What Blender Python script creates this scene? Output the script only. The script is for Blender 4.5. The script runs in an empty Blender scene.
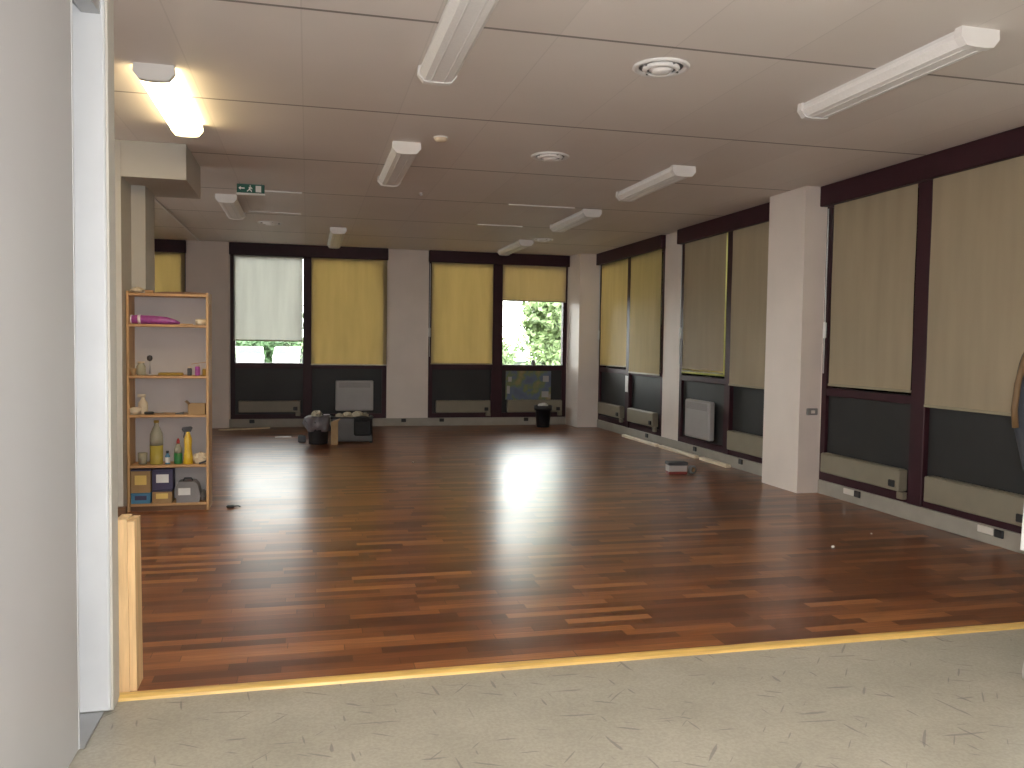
import bpy, math, random
from mathutils import Vector, Matrix, noise
random.seed(4)
PI = math.pi
SC = bpy.context.scene
COL = SC.collection

# ------------------------------------------------------------------ materials
def lin(c):
    return tuple(((v/255)/12.92 if v/255 <= .04045 else ((v/255+.055)/1.055)**2.4) for v in c)

class N:
    def __init__(s, name):
        s.m = bpy.data.materials.new(name); s.m.use_nodes = True
        s.t = s.m.node_tree; s.t.nodes.clear()
        s.out = s.t.nodes.new('ShaderNodeOutputMaterial')
    def n(s, typ, ins=None, **kw):
        nd = s.t.nodes.new(typ)
        for k, v in kw.items(): setattr(nd, k, v)
        for k, v in (ins or {}).items(): s.put(nd.inputs[k], v)
        return nd
    def put(s, sock, v):
        if isinstance(v, bpy.types.NodeSocket): s.t.links.new(v, sock)
        elif isinstance(v, bpy.types.Node): s.t.links.new(v.outputs[0], sock)
        else:
            if isinstance(v, tuple) and len(v) == 3 and sock.type == 'RGBA': v = (*v, 1)
            sock.default_value = v
    def math(s, op, a, b=0.0, c=None):
        nd = s.t.nodes.new('ShaderNodeMath'); nd.operation = op
        s.put(nd.inputs[0], a); s.put(nd.inputs[1], b)
        if c is not None: s.put(nd.inputs[2], c)
        return nd.outputs[0]
    def mix(s, f, a, b):
        nd = s.t.nodes.new('ShaderNodeMix'); nd.data_type = 'RGBA'
        s.put(nd.inputs[0], f); s.put(nd.inputs[6], a); s.put(nd.inputs[7], b)
        return nd.outputs[2]
    def ramp(s, f, stops):
        nd = s.t.nodes.new('ShaderNodeValToRGB'); s.put(nd.inputs[0], f)
        e = nd.color_ramp.elements
        while len(e) < len(stops): e.new(.5)
        for q, (p, c) in zip(e, stops):
            q.position = p; q.color = (*c, 1) if len(c) == 3 else c
        return nd.outputs[0]
    def fin(s, sh):
        s.t.links.new(sh if isinstance(sh, bpy.types.NodeSocket) else sh.outputs[0], s.out.inputs[0]); return s.m

def mat(name, c, rough=.6, metal=0, var=.08, scale=6, bump=0, spec=.5, bscale=40, coat=0):
    k = N(name)
    tc = k.n('ShaderNodeTexCoord')
    nz = k.n('ShaderNodeTexNoise', {'Vector': tc.outputs['Object'], 'Scale': scale, 'Detail': 4.0})
    a = tuple(v*(1-var) for v in c); b = tuple(min(1, v*(1+var)) for v in c)
    col = k.ramp(nz.outputs[0], [(.3, a), (.7, b)])
    p = k.n('ShaderNodeBsdfPrincipled', {'Base Color': col, 'Roughness': rough, 'Metallic': metal,
            'Specular IOR Level': spec, 'Coat Weight': coat})
    if bump:
        n2 = k.n('ShaderNodeTexNoise', {'Vector': tc.outputs['Object'], 'Scale': float(bscale)})
        bp = k.n('ShaderNodeBump', {'Height': n2.outputs[0], 'Strength': bump, 'Distance': .01})
        k.put(p.inputs['Normal'], bp)
    return k.fin(p)

def wood(name, c, rough=.5, axis='Z', scale=9):
    k = N(name)
    tc = k.n('ShaderNodeTexCoord')
    sc = {'X': (.08, 1, 1), 'Y': (1, .08, 1), 'Z': (1, 1, .08)}[axis]
    mp = k.n('ShaderNodeMapping', {'Vector': tc.outputs['Object'], 'Scale': sc})
    nz = k.n('ShaderNodeTexNoise', {'Vector': mp.outputs[0], 'Scale': scale*4.0, 'Detail': 5.0, 'Distortion': .6})
    col = k.ramp(nz.outputs[0], [(.3, tuple(v*.72 for v in c)), (.7, tuple(min(1, v*1.15) for v in c))])
    p = k.n('ShaderNodeBsdfPrincipled', {'Base Color': col, 'Roughness': rough})
    return k.fin(p)

def parquet():
    k = N('parquet')
    g = k.n('ShaderNodeNewGeometry'); sp = k.n('ShaderNodeSeparateXYZ', {0: g.outputs['Position']})
    X, Y = sp.outputs[0], sp.outputs[1]
    rowf = k.math('DIVIDE', Y, .068); row = k.math('FLOOR', rowf)
    wn = k.n('ShaderNodeTexWhiteNoise', {'W': row}, noise_dimensions='1D')
    L = k.math('MULTIPLY_ADD', wn.outputs[0], .35, .42)
    xf = k.math('ADD', k.math('DIVIDE', X, L), k.math('MULTIPLY', wn.outputs[0], 37.3))
    ix = k.math('FLOOR', xf)
    cv = k.n('ShaderNodeCombineXYZ', {0: ix, 1: row})
    w2 = k.n('ShaderNodeTexWhiteNoise', {'Vector': cv.outputs[0]}, noise_dimensions='2D')
    base = k.ramp(w2.outputs[0], [(0, (.095, .028, .011)), (.3, (.150, .046, .015)), (.62, (.215, .070, .021)), (.88, (.29, .102, .030)), (1, (.36, .14, .045))])
    mp = k.n('ShaderNodeMapping', {'Vector': g.outputs['Position'], 'Scale': (2.0, 40.0, 1.0)})
    nz = k.n('ShaderNodeTexNoise', {'Vector': mp.outputs[0], 'Scale': 2.0, 'Detail': 5.0})
    gr = k.ramp(nz.outputs[0], [(.3, (.72,)*3), (.7, (1.18,)*3)])
    mm = k.n('ShaderNodeMix', {0: 1.0, 6: base, 7: gr}, data_type='RGBA', blend_type='MULTIPLY')
    fr = k.math('FRACT', rowf); fx = k.math('FRACT', xf)
    e1 = k.math('LESS_THAN', fr, .03); e2 = k.math('LESS_THAN', fx, .006)
    e = k.math('MAXIMUM', e1, e2)
    col = k.mix(k.math('MULTIPLY', e, .6), mm.outputs[2], (.02, .007, .003))
    rn = k.n('ShaderNodeTexNoise', {'Vector': g.outputs['Position'], 'Scale': 1.3, 'Detail': 3.0})
    ro = k.n('ShaderNodeMapRange', {'Value': rn.outputs[0], 'From Min': .3, 'From Max': .7, 'To Min': .29, 'To Max': .34})
    bp = k.n('ShaderNodeBump', {'Height': w2.outputs[0], 'Strength': .02, 'Distance': .002})
    p = k.n('ShaderNodeBsdfPrincipled', {'Base Color': col, 'Roughness': ro.outputs[0], 'Normal': bp.outputs[0], 'Specular IOR Level': .5, 'Coat Weight': .3, 'Coat Roughness': .25})
    return k.fin(p)

def vinyl():
    k = N('vinyl_floor')
    g = k.n('ShaderNodeNewGeometry')
    nz = k.n('ShaderNodeTexNoise', {'Vector': g.outputs['Position'], 'Scale': 3.0, 'Detail': 6.0})
    n2 = k.n('ShaderNodeTexNoise', {'Vector': g.outputs['Position'], 'Scale': 90.0, 'Detail': 2.0})
    a = k.ramp(nz.outputs[0], [(.3, (.31, .285, .225)), (.7, (.38, .35, .28))])
    b = k.ramp(n2.outputs[0], [(.35, (.9,)*3), (.65, (1.06,)*3)])
    col = k.n('ShaderNodeMix', {0: 1.0, 6: a, 7: b}, data_type='RGBA', blend_type='MULTIPLY').outputs[2]
    for ang, sc, off, th in ((.5, (3., 26., 1.), 3.1, .70), (2.3, (2.4, 30., 1.), 11.7, .71), (1.45, (3.2, 24., 1.), 23.9, .70), (.05, (2.4, 26., 1.), 41.2, .71)):
        r = k.n('ShaderNodeMapping', {'Vector': g.outputs['Position'], 'Rotation': (0, 0, ang), 'Location': (off, off*.7, 0)})
        mp = k.n('ShaderNodeMapping', {'Vector': r.outputs[0], 'Scale': sc})
        s = k.n('ShaderNodeTexNoise', {'Vector': mp.outputs[0], 'Scale': 1.6, 'Detail': 1.0})
        f = k.ramp(s.outputs[0], [(th, (0, 0, 0)), (th+.03, (.55,)*3)])
        col = k.mix(f, col, (.11, .10, .10))
    p = k.n('ShaderNodeBsdfPrincipled', {'Base Color': col, 'Roughness': .42})
    return k.fin(p)

def ceiling_mat():
    k = N('ceiling_panels')
    g = k.n('ShaderNodeNewGeometry'); sp = k.n('ShaderNodeSeparateXYZ', {0: g.outputs['Position']})
    fy = k.math('FRACT', k.math('DIVIDE', k.math('ADD', sp.outputs[1], -3.915+16), 1.6))
    fx = k.math('FRACT', k.math('DIVIDE', k.math('ADD', sp.outputs[0], .035+6), .6))
    ly = k.math('LESS_THAN', fy, .014); lx = k.math('LESS_THAN', fx, .012)
    nz = k.n('ShaderNodeTexNoise', {'Vector': g.outputs['Position'], 'Scale': 1.0, 'Detail': 4.0})
    n2 = k.n('ShaderNodeTexNoise', {'Vector': g.outputs['Position'], 'Scale': 160.0})
    ix = k.math('FLOOR', k.math('DIVIDE', k.math('ADD', sp.outputs[0], .035+6), .6))
    iy = k.math('FLOOR', k.math('DIVIDE', k.math('ADD', sp.outputs[1], -3.915+16), 1.6))
    wn = k.n('ShaderNodeTexWhiteNoise', {'Vector': k.n('ShaderNodeCombineXYZ', {0: ix, 1: iy}).outputs[0]}, noise_dimensions='2D')
    v = k.math('ADD', k.math('MULTIPLY', nz.outputs[0], .7), k.math('MULTIPLY', wn.outputs[0], .3))
    col = k.ramp(v, [(.25, (.66, .605, .56)), (.75, (.74, .685, .64))])
    col = k.mix(k.math('MULTIPLY', lx, .13), col, (.15, .13, .11))
    col = k.mix(k.math('MULTIPLY', ly, .8), col, (.13, .11, .095))
    bp = k.n('ShaderNodeBump', {'Height': n2.outputs[0], 'Strength': .1, 'Distance': .003})
    p = k.n('ShaderNodeBsdfPrincipled', {'Base Color': col, 'Roughness': .55, 'Normal': bp.outputs[0]})
    return k.fin(p)

def blind_mat(name, diff, trans, f=.5, see=0.0):
    k = N(name)
    tc = k.n('ShaderNodeNewGeometry')
    mp = k.n('ShaderNodeMapping', {'Vector': tc.outputs['Position'], 'Scale': (5., 5., .7)})
    nz = k.n('ShaderNodeTexNoise', {'Vector': mp.outputs[0], 'Scale': 1.5, 'Detail': 3.0})
    cd = k.ramp(nz.outputs[0], [(.3, tuple(v*.94 for v in diff)), (.7, tuple(v*1.05 for v in diff))])
    ct = k.ramp(nz.outputs[0], [(.3, tuple(v*.9 for v in trans)), (.7, tuple(min(1, v*1.08) for v in trans))])
    d = k.n('ShaderNodeBsdfPrincipled', {'Base Color': cd, 'Roughness': .6, 'Specular IOR Level': .3})
    t = k.n('ShaderNodeBsdfTranslucent', {0: ct})
    m = k.n('ShaderNodeMixShader', {0: f, 1: d.outputs[0], 2: t.outputs[0]})
    if see:
        tr = k.n('ShaderNodeBsdfTransparent', {0: (1., 1., 1.)})
        m = k.n('ShaderNodeMixShader', {0: see, 1: m.outputs[0], 2: tr.outputs[0]})
    return k.fin(m)

def glass_mat():
    k = N('window_glass')
    tr = k.n('ShaderNodeBsdfTransparent', {0: (.93, .96, .95)})
    gl = k.n('ShaderNodeBsdfGlossy', {'Roughness': .02})
    f = k.n('ShaderNodeFresnel', {0: 1.45})
    return k.fin(k.n('ShaderNodeMixShader', {0: f.outputs[0], 1: tr.outputs[0], 2: gl.outputs[0]}))

def clear_mat(name, c, tint=.7):
    k = N(name)
    tr = k.n('ShaderNodeBsdfTransparent', {0: c})
    p = k.n('ShaderNodeBsdfPrincipled', {'Base Color': c, 'Roughness': .15})
    return k.fin(k.n('ShaderNodeMixShader', {0: tint, 1: tr.outputs[0], 2: p.outputs[0]}))

def emit(name, c, s):
    k = N(name)
    nz = k.n('ShaderNodeTexNoise', {'Scale': 2.0})
    col = k.ramp(nz.outputs[0], [(.2, tuple(v*.97 for v in c)), (.8, c)])
    return k.fin(k.n('ShaderNodeEmission', {0: col, 1: s}))

M = dict(
    parquet=parquet(), vinyl=vinyl(), ceil=ceiling_mat(), glass=glass_mat(),
    wall=mat('painted_wall', (.68, .60, .545), .6, var=.04, scale=2, bump=.05),
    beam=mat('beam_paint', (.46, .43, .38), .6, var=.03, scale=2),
    white=mat('white_gloss_paint', (.55, .56, .57), .4, var=.03),
    door=mat('grey_door_paint', (.42, .41, .41), .5, var=.03, scale=1.5),
    frame=mat('maroon_lacquer', (.032, .008, .013), .5, var=.15, spec=.3),
    panel=mat('charcoal_panel', (.021, .021, .021), .5, var=.15, scale=3, spec=.35),
    plinth=mat('grey_duct_paint', (.30, .275, .235), .55, var=.08),
    rad=mat('cream_enamel', (.21, .185, .135), .45, var=.05),
    heater=mat('white_enamel', (.34, .32, .31), .4, var=.04),
    grille=mat('grille_grey', (.20, .19, .18), .5),
    black=mat('black_plastic', (.012, .012, .014), .45, var=.2),
    dgrey=mat('dark_grey_plastic', (.05, .05, .055), .5),
    socket=mat('socket_plastic', (.62, .58, .52), .4),
    steel=mat('brushed_metal', (.42, .42, .42), .35, metal=.8),
    pine=wood('pine', (.52, .31, .14), .5, 'Z'),
    pineX=wood('pine_board', (.50, .29, .13), .5, 'X'),
    plank=wood('pale_pine', (.66, .44, .22), .5, 'Z'),
    lath=wood('pale_lath', (.80, .68, .50), .35, 'Y'),
    lathX=wood('cream_lath', (.78, .64, .45), .35, 'X'),
    thresh=wood('yellow_threshold', (.66, .42, .12), .4, 'X'),
    brown=wood('brown_wood', (.16, .075, .03), .5, 'X'),
    backp=mat('shelf_back', (.50, .46, .44), .5, var=.03),
    lamp_off=mat('prismatic_acrylic', (.82, .80, .78), .35, var=.03, scale=60),
    lamp_body=mat('lamp_enamel', (.74, .72, .70), .4, var=.03),
    lamp_on=emit('lit_diffuser', (1.0, .78, .42), 12.0),
    lamp_fill=emit('fill_diffuser', (1.0, .93, .82), 16.0),  # glow of the fill fixtures added behind the camera
    blind_y=blind_mat('yellow_blind', (.44, .37, .22), (.54, .435, .235), .5),
    blind_b=blind_mat('beige_blind', (.52, .43, .30), (.24, .17, .09), .42),
    blind_w=blind_mat('white_screen', (.60, .58, .52), (.52, .51, .47), .68, .055),
    blind_c=blind_mat('cream_blind', (.50, .44, .31), (.50, .40, .22), .5),
    light_edge=blind_mat('painted_light_edge', (.6, .5, .25), (1.0, .90, .50), .9),  # brighter fabric copy; daylight at the blind edges put into its colour
    bar=mat('blind_bar', (.30, .26, .17), .5),
    barw=mat('white_bar', (.62, .58, .48), .4),
    green=mat('exit_green', (.008, .11, .075), .4),
    wlet=mat('exit_white', (.85, .85, .80), .4),
    purple=mat('purple_foil', (.34, .07, .30), .3, var=.25, scale=30, bump=.4),
    silver=mat('reflective_silver', (.95, .88, .97), .35, metal=.3),
    card=mat('cardboard', (.32, .205, .10), .8, var=.1),
    cream=mat('cream_plastic', (.62, .52, .38), .5),
    mustard=mat('mustard_sponge', (.30, .19, .03), .8),
    yell=mat('yellow_plastic', (.62, .40, .02), .35),
    yliq=clear_mat('yellow_liquid', (.55, .46, .10), .75),
    clear=clear_mat('clear_plastic', (.72, .70, .58), .35),
    grn=mat('green_liquid', (.02, .16, .04), .3),
    dred=mat('dull_red', (.20, .035, .03), .5),
    red=mat('red_plastic', (.45, .04, .03), .4),
    blue=mat('blue_card', (.06, .20, .34), .6),
    navy=mat('navy_card', (.045, .04, .09), .6),
    label=mat('paper_label', (.66, .66, .64), .6),
    ylabel=mat('yellow_label', (.66, .48, .14), .6),
    greybag=mat('grey_plastic', (.20, .19, .19), .4, bump=.3),
    bag=mat('mauve_plastic_liner', (.13, .115, .125), .5, var=.2, scale=12, bump=.5),
    bag2=mat('black_plastic_film', (.008, .008, .009), .7, bump=.5),
    crate=mat('grey_crate', (.13, .13, .13), .5),
    paper=mat('crumpled_paper', (.40, .35, .26), .8, bump=.3),
    paint=mat('poster_base', (.15, .16, .14), .5),
    grass=mat('outdoor_ground', (.40, .36, .33), .9, var=.2, scale=.4),
    asphalt=mat('pale_paving', (.042, .048, .036), .9, var=.1, scale=.5, spec=0),
    bark=mat('bark', (.10, .07, .05), .9),
    leaf=mat('leaves', (.17, .235, .095), .6, var=.4, scale=1.5),
    leaf2=mat('dark_leaves', (.07, .13, .05), .7, var=.4, scale=1.5),
    car=mat('white_car_paint', (.60, .60, .58), .2, coat=1, var=.02),
    carglass=mat('car_glass', (.02, .03, .03), .1),
    rubber=mat('rubber', (.015, .015, .015), .8),
    skin=mat('skin', (.50, .28, .19), .5),
    jacket=mat('dark_jacket', (.012, .014, .019), .8, var=.15, bump=.2),
    ochre=mat('ochre_trim', (.07, .035, .008), .7),
    jeans=mat('pale_jeans', (.50, .56, .62), .8, var=.1),
    shoe=mat('pale_shoe', (.55, .52, .50), .6),
    hair=mat('brown_hair', (.06, .03, .015), .6, bump=.4),
    eye=mat('eye_white', (.8, .8, .78), .2), iris=mat('iris', (.05, .03, .02), .2), lip=mat('lips', (.40, .14, .11), .4),
)

# ------------------------------------------------------------------ mesh builder
class MB:
    def __init__(s): s.v = []; s.f = []; s.sm = []; s.mi = []; s.cur = 0
    def add(s, vs, fs, smooth=False):
        o = len(s.v); s.v += [tuple(v) for v in vs]
        for f in fs: s.f.append(tuple(o+i for i in f)); s.sm.append(smooth); s.mi.append(s.cur)
        return s
    def box(s, x0, x1, y0, y1, z0, z1, b=0):
        if b:
            b = min(b, abs(x1-x0)*.45, abs(y1-y0)*.45, abs(z1-z0)*.45)
            pr = [(x0+b, y0), (x1-b, y0), (x1, y0+b), (x1, y1-b), (x1-b, y1), (x0+b, y1), (x0, y1-b), (x0, y0+b)]
            ins = [(x0+b, y0+b), (x1-b, y0+b), (x1-b, y0+b), (x1-b, y1-b), (x1-b, y1-b), (x0+b, y1-b), (x0+b, y1-b), (x0+b, y0+b)]
            vs = [(*q, z0) for q in ins]+[(*q, z0+b) for q in pr]+[(*q, z1-b) for q in pr]+[(*q, z1) for q in ins]
            fs = [tuple(range(7, -1, -1)), tuple(range(24, 32))]
            for k in range(3):
                for i in range(8): fs.append((k*8+i, k*8+(i+1) % 8, k*8+8+(i+1) % 8, k*8+8+i))
            return s.add(vs, fs)
        vs = [(x, y, z) for z in (z0, z1) for y in (y0, y1) for x in (x0, x1)]
        return s.add(vs, [(0, 2, 3, 1), (4, 5, 7, 6), (0, 1, 5, 4), (2, 6, 7, 3), (0, 4, 6, 2), (1, 3, 7, 5)])
    def prism(s, pts, a0, a1, axis='z', smooth=False):
        def P(p, a): return {'z': (p[0], p[1], a), 'y': (p[0], a, p[1]), 'x': (a, p[0], p[1])}[axis]
        n = len(pts); vs = [P(p, a0) for p in pts]+[P(p, a1) for p in pts]
        fs = [tuple(range(n-1, -1, -1)), tuple(range(n, 2*n))]+[(i, (i+1) % n, n+(i+1) % n, n+i) for i in range(n)]
        return s.add(vs, fs, smooth)
    def lathe(s, prof, c=(0, 0, 0), n=20, cap=True, axis='z', jit=0, seed=0):
        vs = []; fs = []
        for j, (r, h) in enumerate(prof):
            for i in range(n):
                a = 2*PI*i/n; rr = r
                if jit: rr = r*(1+jit*noise.noise(Vector((math.cos(a)*2.2, math.sin(a)*2.2, h*9+seed))))
                p = (rr*math.cos(a), rr*math.sin(a), h)
                if axis == 'y': p = (p[0], p[2], p[1])
                if axis == 'x': p = (p[2], p[0], p[1])
                vs.append((p[0]+c[0], p[1]+c[1], p[2]+c[2]))
        for j in range(len(prof)-1):
            for i in range(n): fs.append((j*n+i, j*n+(i+1) % n, (j+1)*n+(i+1) % n, (j+1)*n+i))
        if cap: fs.append(tuple(range(n-1, -1, -1))); fs.append(tuple((len(prof)-1)*n+i for i in range(n)))
        return s.add(vs, fs, True)
    def tube(s, path, r, n=8):
        vs = []; fs = []; path = [Vector(p) for p in path]
        rs = r if isinstance(r, (list, tuple)) else [r]*len(path)
        for j, p in enumerate(path):
            d = (path[min(j+1, len(path)-1)]-path[max(j-1, 0)]).normalized()
            u = d.cross(Vector((0, 0, 1)) if abs(d.z) < .9 else Vector((1, 0, 0))).normalized(); w = d.cross(u)
            for i in range(n):
                a = 2*PI*i/n; vs.append(p+(u*math.cos(a)+w*math.sin(a))*rs[j])
        for j in range(len(path)-1):
            for i in range(n): fs.append((j*n+i, j*n+(i+1) % n, (j+1)*n+(i+1) % n, (j+1)*n+i))
        fs.append(tuple(range(n-1, -1, -1))); fs.append(tuple((len(path)-1)*n+i for i in range(n)))
        return s.add(vs, fs, True)
    def crumple(s, c, sx, sy, sz, seed=0, n=14, m=9, amp=.35):
        vs = []; fs = []
        for j in range(m+1):
            t = PI*j/m
            for i in range(n):
                a = 2*PI*i/n; d = Vector((math.sin(t)*math.cos(a), math.sin(t)*math.sin(a), math.cos(t)))
                q = 1+amp*noise.noise(d*2.3+Vector((seed, 0, seed*.7)))+amp*.5*noise.noise(d*6+Vector((0, seed, 0)))
                vs.append((c[0]+d.x*sx*q, c[1]+d.y*sy*q, max(c[2]-sz*.98, c[2]+d.z*sz*q)))
        for j in range(m):
            for i in range(n): fs.append((j*n+i, (j+1)*n+i, (j+1)*n+(i+1) % n, j*n+(i+1) % n))
        return s.add(vs, fs)
    def build(s, name, m, parent=None, origin=None):
        me = bpy.data.meshes.new(name)
        o = Vector(origin) if origin else Vector((0, 0, 0))
        if parent is not None and origin is None: o = Vector((0, 0, 0))
        me.from_pydata([tuple(Vector(v)-o) for v in s.v], [], s.f); me.update()
        for p, q, mi in zip(me.polygons, s.sm, s.mi): p.use_smooth = q; p.material_index = mi
        for mm in (m if isinstance(m, (list, tuple)) else [m]): me.materials.append(M[mm] if isinstance(mm, str) else mm)
        ob = bpy.data.objects.new(name, me); COL.objects.link(ob)
        if parent is not None: ob.parent = parent
        ob.location = o
        return ob
def B(*a, **k): return MB().box(*a, **k)

def tag(o, label, cat, group=None, kind=None):
    o['label'] = label; o['category'] = cat
    if group: o['group'] = group
    if kind: o['kind'] = kind
    return o
def thing(name, label, cat, loc=(0, 0, 0), rz=0, group=None):
    o = bpy.data.objects.new(name, None); COL.objects.link(o); o.empty_display_size = .1
    o.location = loc; o.rotation_euler = (0, 0, rz)
    return tag(o, label, cat, group)
def struct(name, mb, m, parent=None):
    o = mb.build(name, m, parent)
    if parent is None: o['kind'] = 'structure'
    return o
def dup(root, loc=None, rz=None, label=None):
    r = root.copy(); COL.objects.link(r)
    if loc is not None: r.location = loc
    if rz is not None: r.rotation_euler = (0, 0, rz)
    if label: r['label'] = label
    for ch in list(root.children):
        c = ch.copy(); COL.objects.link(c); c.parent = r
        for g in ch.children:
            d = g.copy(); COL.objects.link(d); d.parent = c
    return r

# ------------------------------------------------------------------ dimensions
XR, YF, H = 4.64, 13.5, 2.83
XL, YB = -4.6, -3.2
YT = 3.35           # threshold between parquet and vinyl

# ------------------------------------------------------------------ setting
struct('floor', B(XL, XR+.1, YT, YF+.1, -.06, 0), 'parquet')
struct('floor', B(-.72-1.6, XR+.1, YB, YT, -.06, -.004), 'vinyl')
struct('trim_1', MB().prism([(YT-.035, -.004), (YT-.03, .006), (YT-.012, .012), (YT+.012, .012), (YT+.022, .003), (YT+.022, -.004)], -.70, XR-.02, 'x'), 'thresh')
struct('ceiling', B(XL-.1, XR+.1, YB, YF+.1, H, H+.08), 'ceil')
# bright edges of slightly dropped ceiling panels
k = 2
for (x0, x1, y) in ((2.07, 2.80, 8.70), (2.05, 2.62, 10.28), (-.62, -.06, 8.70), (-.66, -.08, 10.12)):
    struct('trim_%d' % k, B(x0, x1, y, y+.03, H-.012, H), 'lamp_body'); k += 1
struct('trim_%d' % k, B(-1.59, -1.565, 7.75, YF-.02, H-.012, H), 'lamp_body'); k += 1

# right wall: pillars, plinth, strip over the windows
WY = [(10.45, 13.0), (7.37, 9.93), (4.32, 6.86), (1.27, 3.80), (-1.78, .75)]      # window pairs (Y ranges)
mb = MB()
mb.box(XR, XR+.28, 13.0, YF+.28, 0, H); mb.box(XR, XR+.28, 9.93, 10.45, 0, H)
mb.box(XR, XR+.28, 6.86, 7.37, 0, H); mb.box(XR, XR+.28, 3.80, 4.32, 0, H); mb.box(XR, XR+.28, YB, -1.78, 0, H); mb.box(XR, XR+.28, .75, 1.27, 0, H)
for a, b in WY:
    mb.box(XR+.16, XR+.28, a, b, 0, .13); mb.box(XR+.02, XR+.28, a, b, H-.02, H)
struct('wall_right', mb, 'wall')
mb = MB(); mb.box(XR-.012, XR+.16, 7.49, 13.0, 0, .128, b=.004); mb.box(XR-.012, XR+.16, YB, 6.86, 0, .128, b=.004)
struct('baseboard_right', mb, 'plinth')
# boxed near column and corner column
struct('wall_right_column', MB().prism([(4.42, 6.87), (XR, 6.87), (XR, 7.49), (4.42, 7.49)], 0, H), 'wall')
struct('wall_corner_column', MB().prism([(4.29, 13.0), (XR, 13.0), (XR, YF), (4.25, YF)], 0, H), 'wall')
# far wall
FX = [(1.90, 4.24), (-1.15, 1.23), (-4.3, -1.79)]
mb = MB()
mb.box(4.24, XR, YF, YF+.28, 0, H); mb.box(1.23, 1.90, YF, YF+.28, 0, H); mb.box(-1.79, -1.15, YF, YF+.28, 0, H); mb.box(XL, -4.3, YF, YF+.28, 0, H)
for a, b in FX: mb.box(a, b, YF+.16, YF+.28, 0, .13); mb.box(a, b, YF+.02, YF+.28, H-.02, H)
struct('wall_far', mb, 'wall')
struct('wall_far_column', B(-1.765, -1.165, YF-.09, YF, 0, H), 'wall')
mb = MB(); mb.box(-1.165, 4.24, YF-.012, YF+.16, 0, .128, b=.004); mb.box(-4.6, -1.765, YF-.012, YF+.16, 0, .128, b=.004)
struct('baseboard_far', mb, 'plinth')
mb = MB(); mb.box(XL-.1, XL, YT, YF+.28, 0, .95); mb.box(XL-.1, XL, YT, YF+.28, 2.65, H)
for a, b in ((YT, 4.4), (6.8, 7.6), (10.0, YF+.28)): mb.box(XL-.1, XL, a, b, .95, 2.65)
struct('wall_left', mb, 'wall')
for n_, (a, b) in enumerate(((4.4, 6.8), (7.6, 10.0))):  # unseen windows added in the left wall to let in fill daylight
    mb = MB(); mb.box(XL-.09, XL-.02, a, a+.07, .95, 2.65); mb.box(XL-.09, XL-.02, b-.07, b, .95, 2.65); mb.box(XL-.09, XL-.02, a, b, .95, 1.02); mb.box(XL-.09, XL-.02, a, b, 2.58, 2.65); mb.box(XL-.09, XL-.02, (a+b)/2-.05, (a+b)/2+.05, .95, 2.65)
    q_ = struct('window_%d' % (9+n_), mb, 'frame'); struct('pane', B(XL-.06, XL-.055, a+.07, b-.07, 1.02, 2.58), 'glass', q_)
struct('wall_left_partition', B(XL, -.72-.12, YT-.12, YT, 0, H), 'wall')
# stepped pier and beam beyond the shelf
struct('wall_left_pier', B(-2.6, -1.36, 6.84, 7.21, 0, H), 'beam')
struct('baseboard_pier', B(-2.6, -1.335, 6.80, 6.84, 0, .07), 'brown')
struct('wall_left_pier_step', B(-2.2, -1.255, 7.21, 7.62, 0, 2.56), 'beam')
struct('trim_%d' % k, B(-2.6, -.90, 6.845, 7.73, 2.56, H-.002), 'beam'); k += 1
# back room around the camera
struct('wall_back', B(-2.4, XR+.1, YB-.1, YB, 0, H), 'wall')
struct('wall_left_near', B(-.84, -.72, YB, 1.2, 0, H), 'wall')
struct('wall_left_corridor', B(-2.42, -2.32, YB, YT-.12, 0, H), 'wall')
# doorway at the left edge: grey open door leaf, white jamb, head
d = struct('door_1', B(-.775, -.725, 1.2, 2.94, 0, H-.01, b=.004), 'door')
struct('door_edge', B(-.776, -.724, 2.94, 2.952, 0, H-.01), 'white', d)
jb = struct('door_2', B(-1.5, -.69, 3.215, 3.34, .005, H, b=.005), 'white')
struct('door_stop', B(-.70, -.682, 3.235, 3.335, 0, H), 'beam', jb)
struct('door_threshold', B(-.84, -.71, 2.945, 3.215, 0, .006), 'steel', jb)
struct('door_head', MB().prism([(-.76, 2.47), (-.70, 2.47), (-.70, 2.55), (-.84, 2.55)], 2.96, 3.215, 'y'), 'steel', jb)

# ------------------------------------------------------------------ windows
def T(side):
    # local (u along wall, d into the outside, z) -> world
    if side == 'R': return lambda u, d, z: (XR+d, u, z)
    return lambda u, d, z: (u, YF+d, z)
def wbox(mb, side, u0, u1, d0, d1, z0, z1, b=0):
    if side == 'R': mb.box(XR+d0, XR+d1, u0, u1, z0, z1, b)
    else: mb.box(u0, u1, YF+d0, YF+d1, z0, z1, b)
    return mb
def window(n, side, a, b, m0, m1):
    mb = MB()
    wbox(mb, side, a, a+.07, .0, .10, .13, H); wbox(mb, side, b-.07, b, .0, .10, .13, H)
    wbox(mb, side, m0, m1, -.02, .10, .13, H, .006)
    for u0, u1 in ((a+.07, m0), (m1, b-.07)):
        wbox(mb, side, u0, u1, .0, .10, .13, .205); wbox(mb, side, u0, u1, .0, .10, .915, 1.0 if side == 'F' else .985, .005); wbox(mb, side, u0, u1, .0, .10, 2.63, H)
    w = struct('window_%d' % n, mb, 'frame')
    struct('fascia', wbox(MB(), side, a-.01, b+.01, -.075, .0, 2.645, H, .006), 'frame', w)
    for u0, u1 in ((a+.07, m0), (m1, b-.07)):
        struct('pane', wbox(MB(), side, u0, u1, .05, .056, .985, 2.63), 'glass', w)
        struct('lower_panel', wbox(MB(), side, u0, u1, .03, .09, .205, .915), 'panel', w)
    return w
window(1, 'F', FX[2][0], FX[2][1], -3.1, -2.96)
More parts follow.
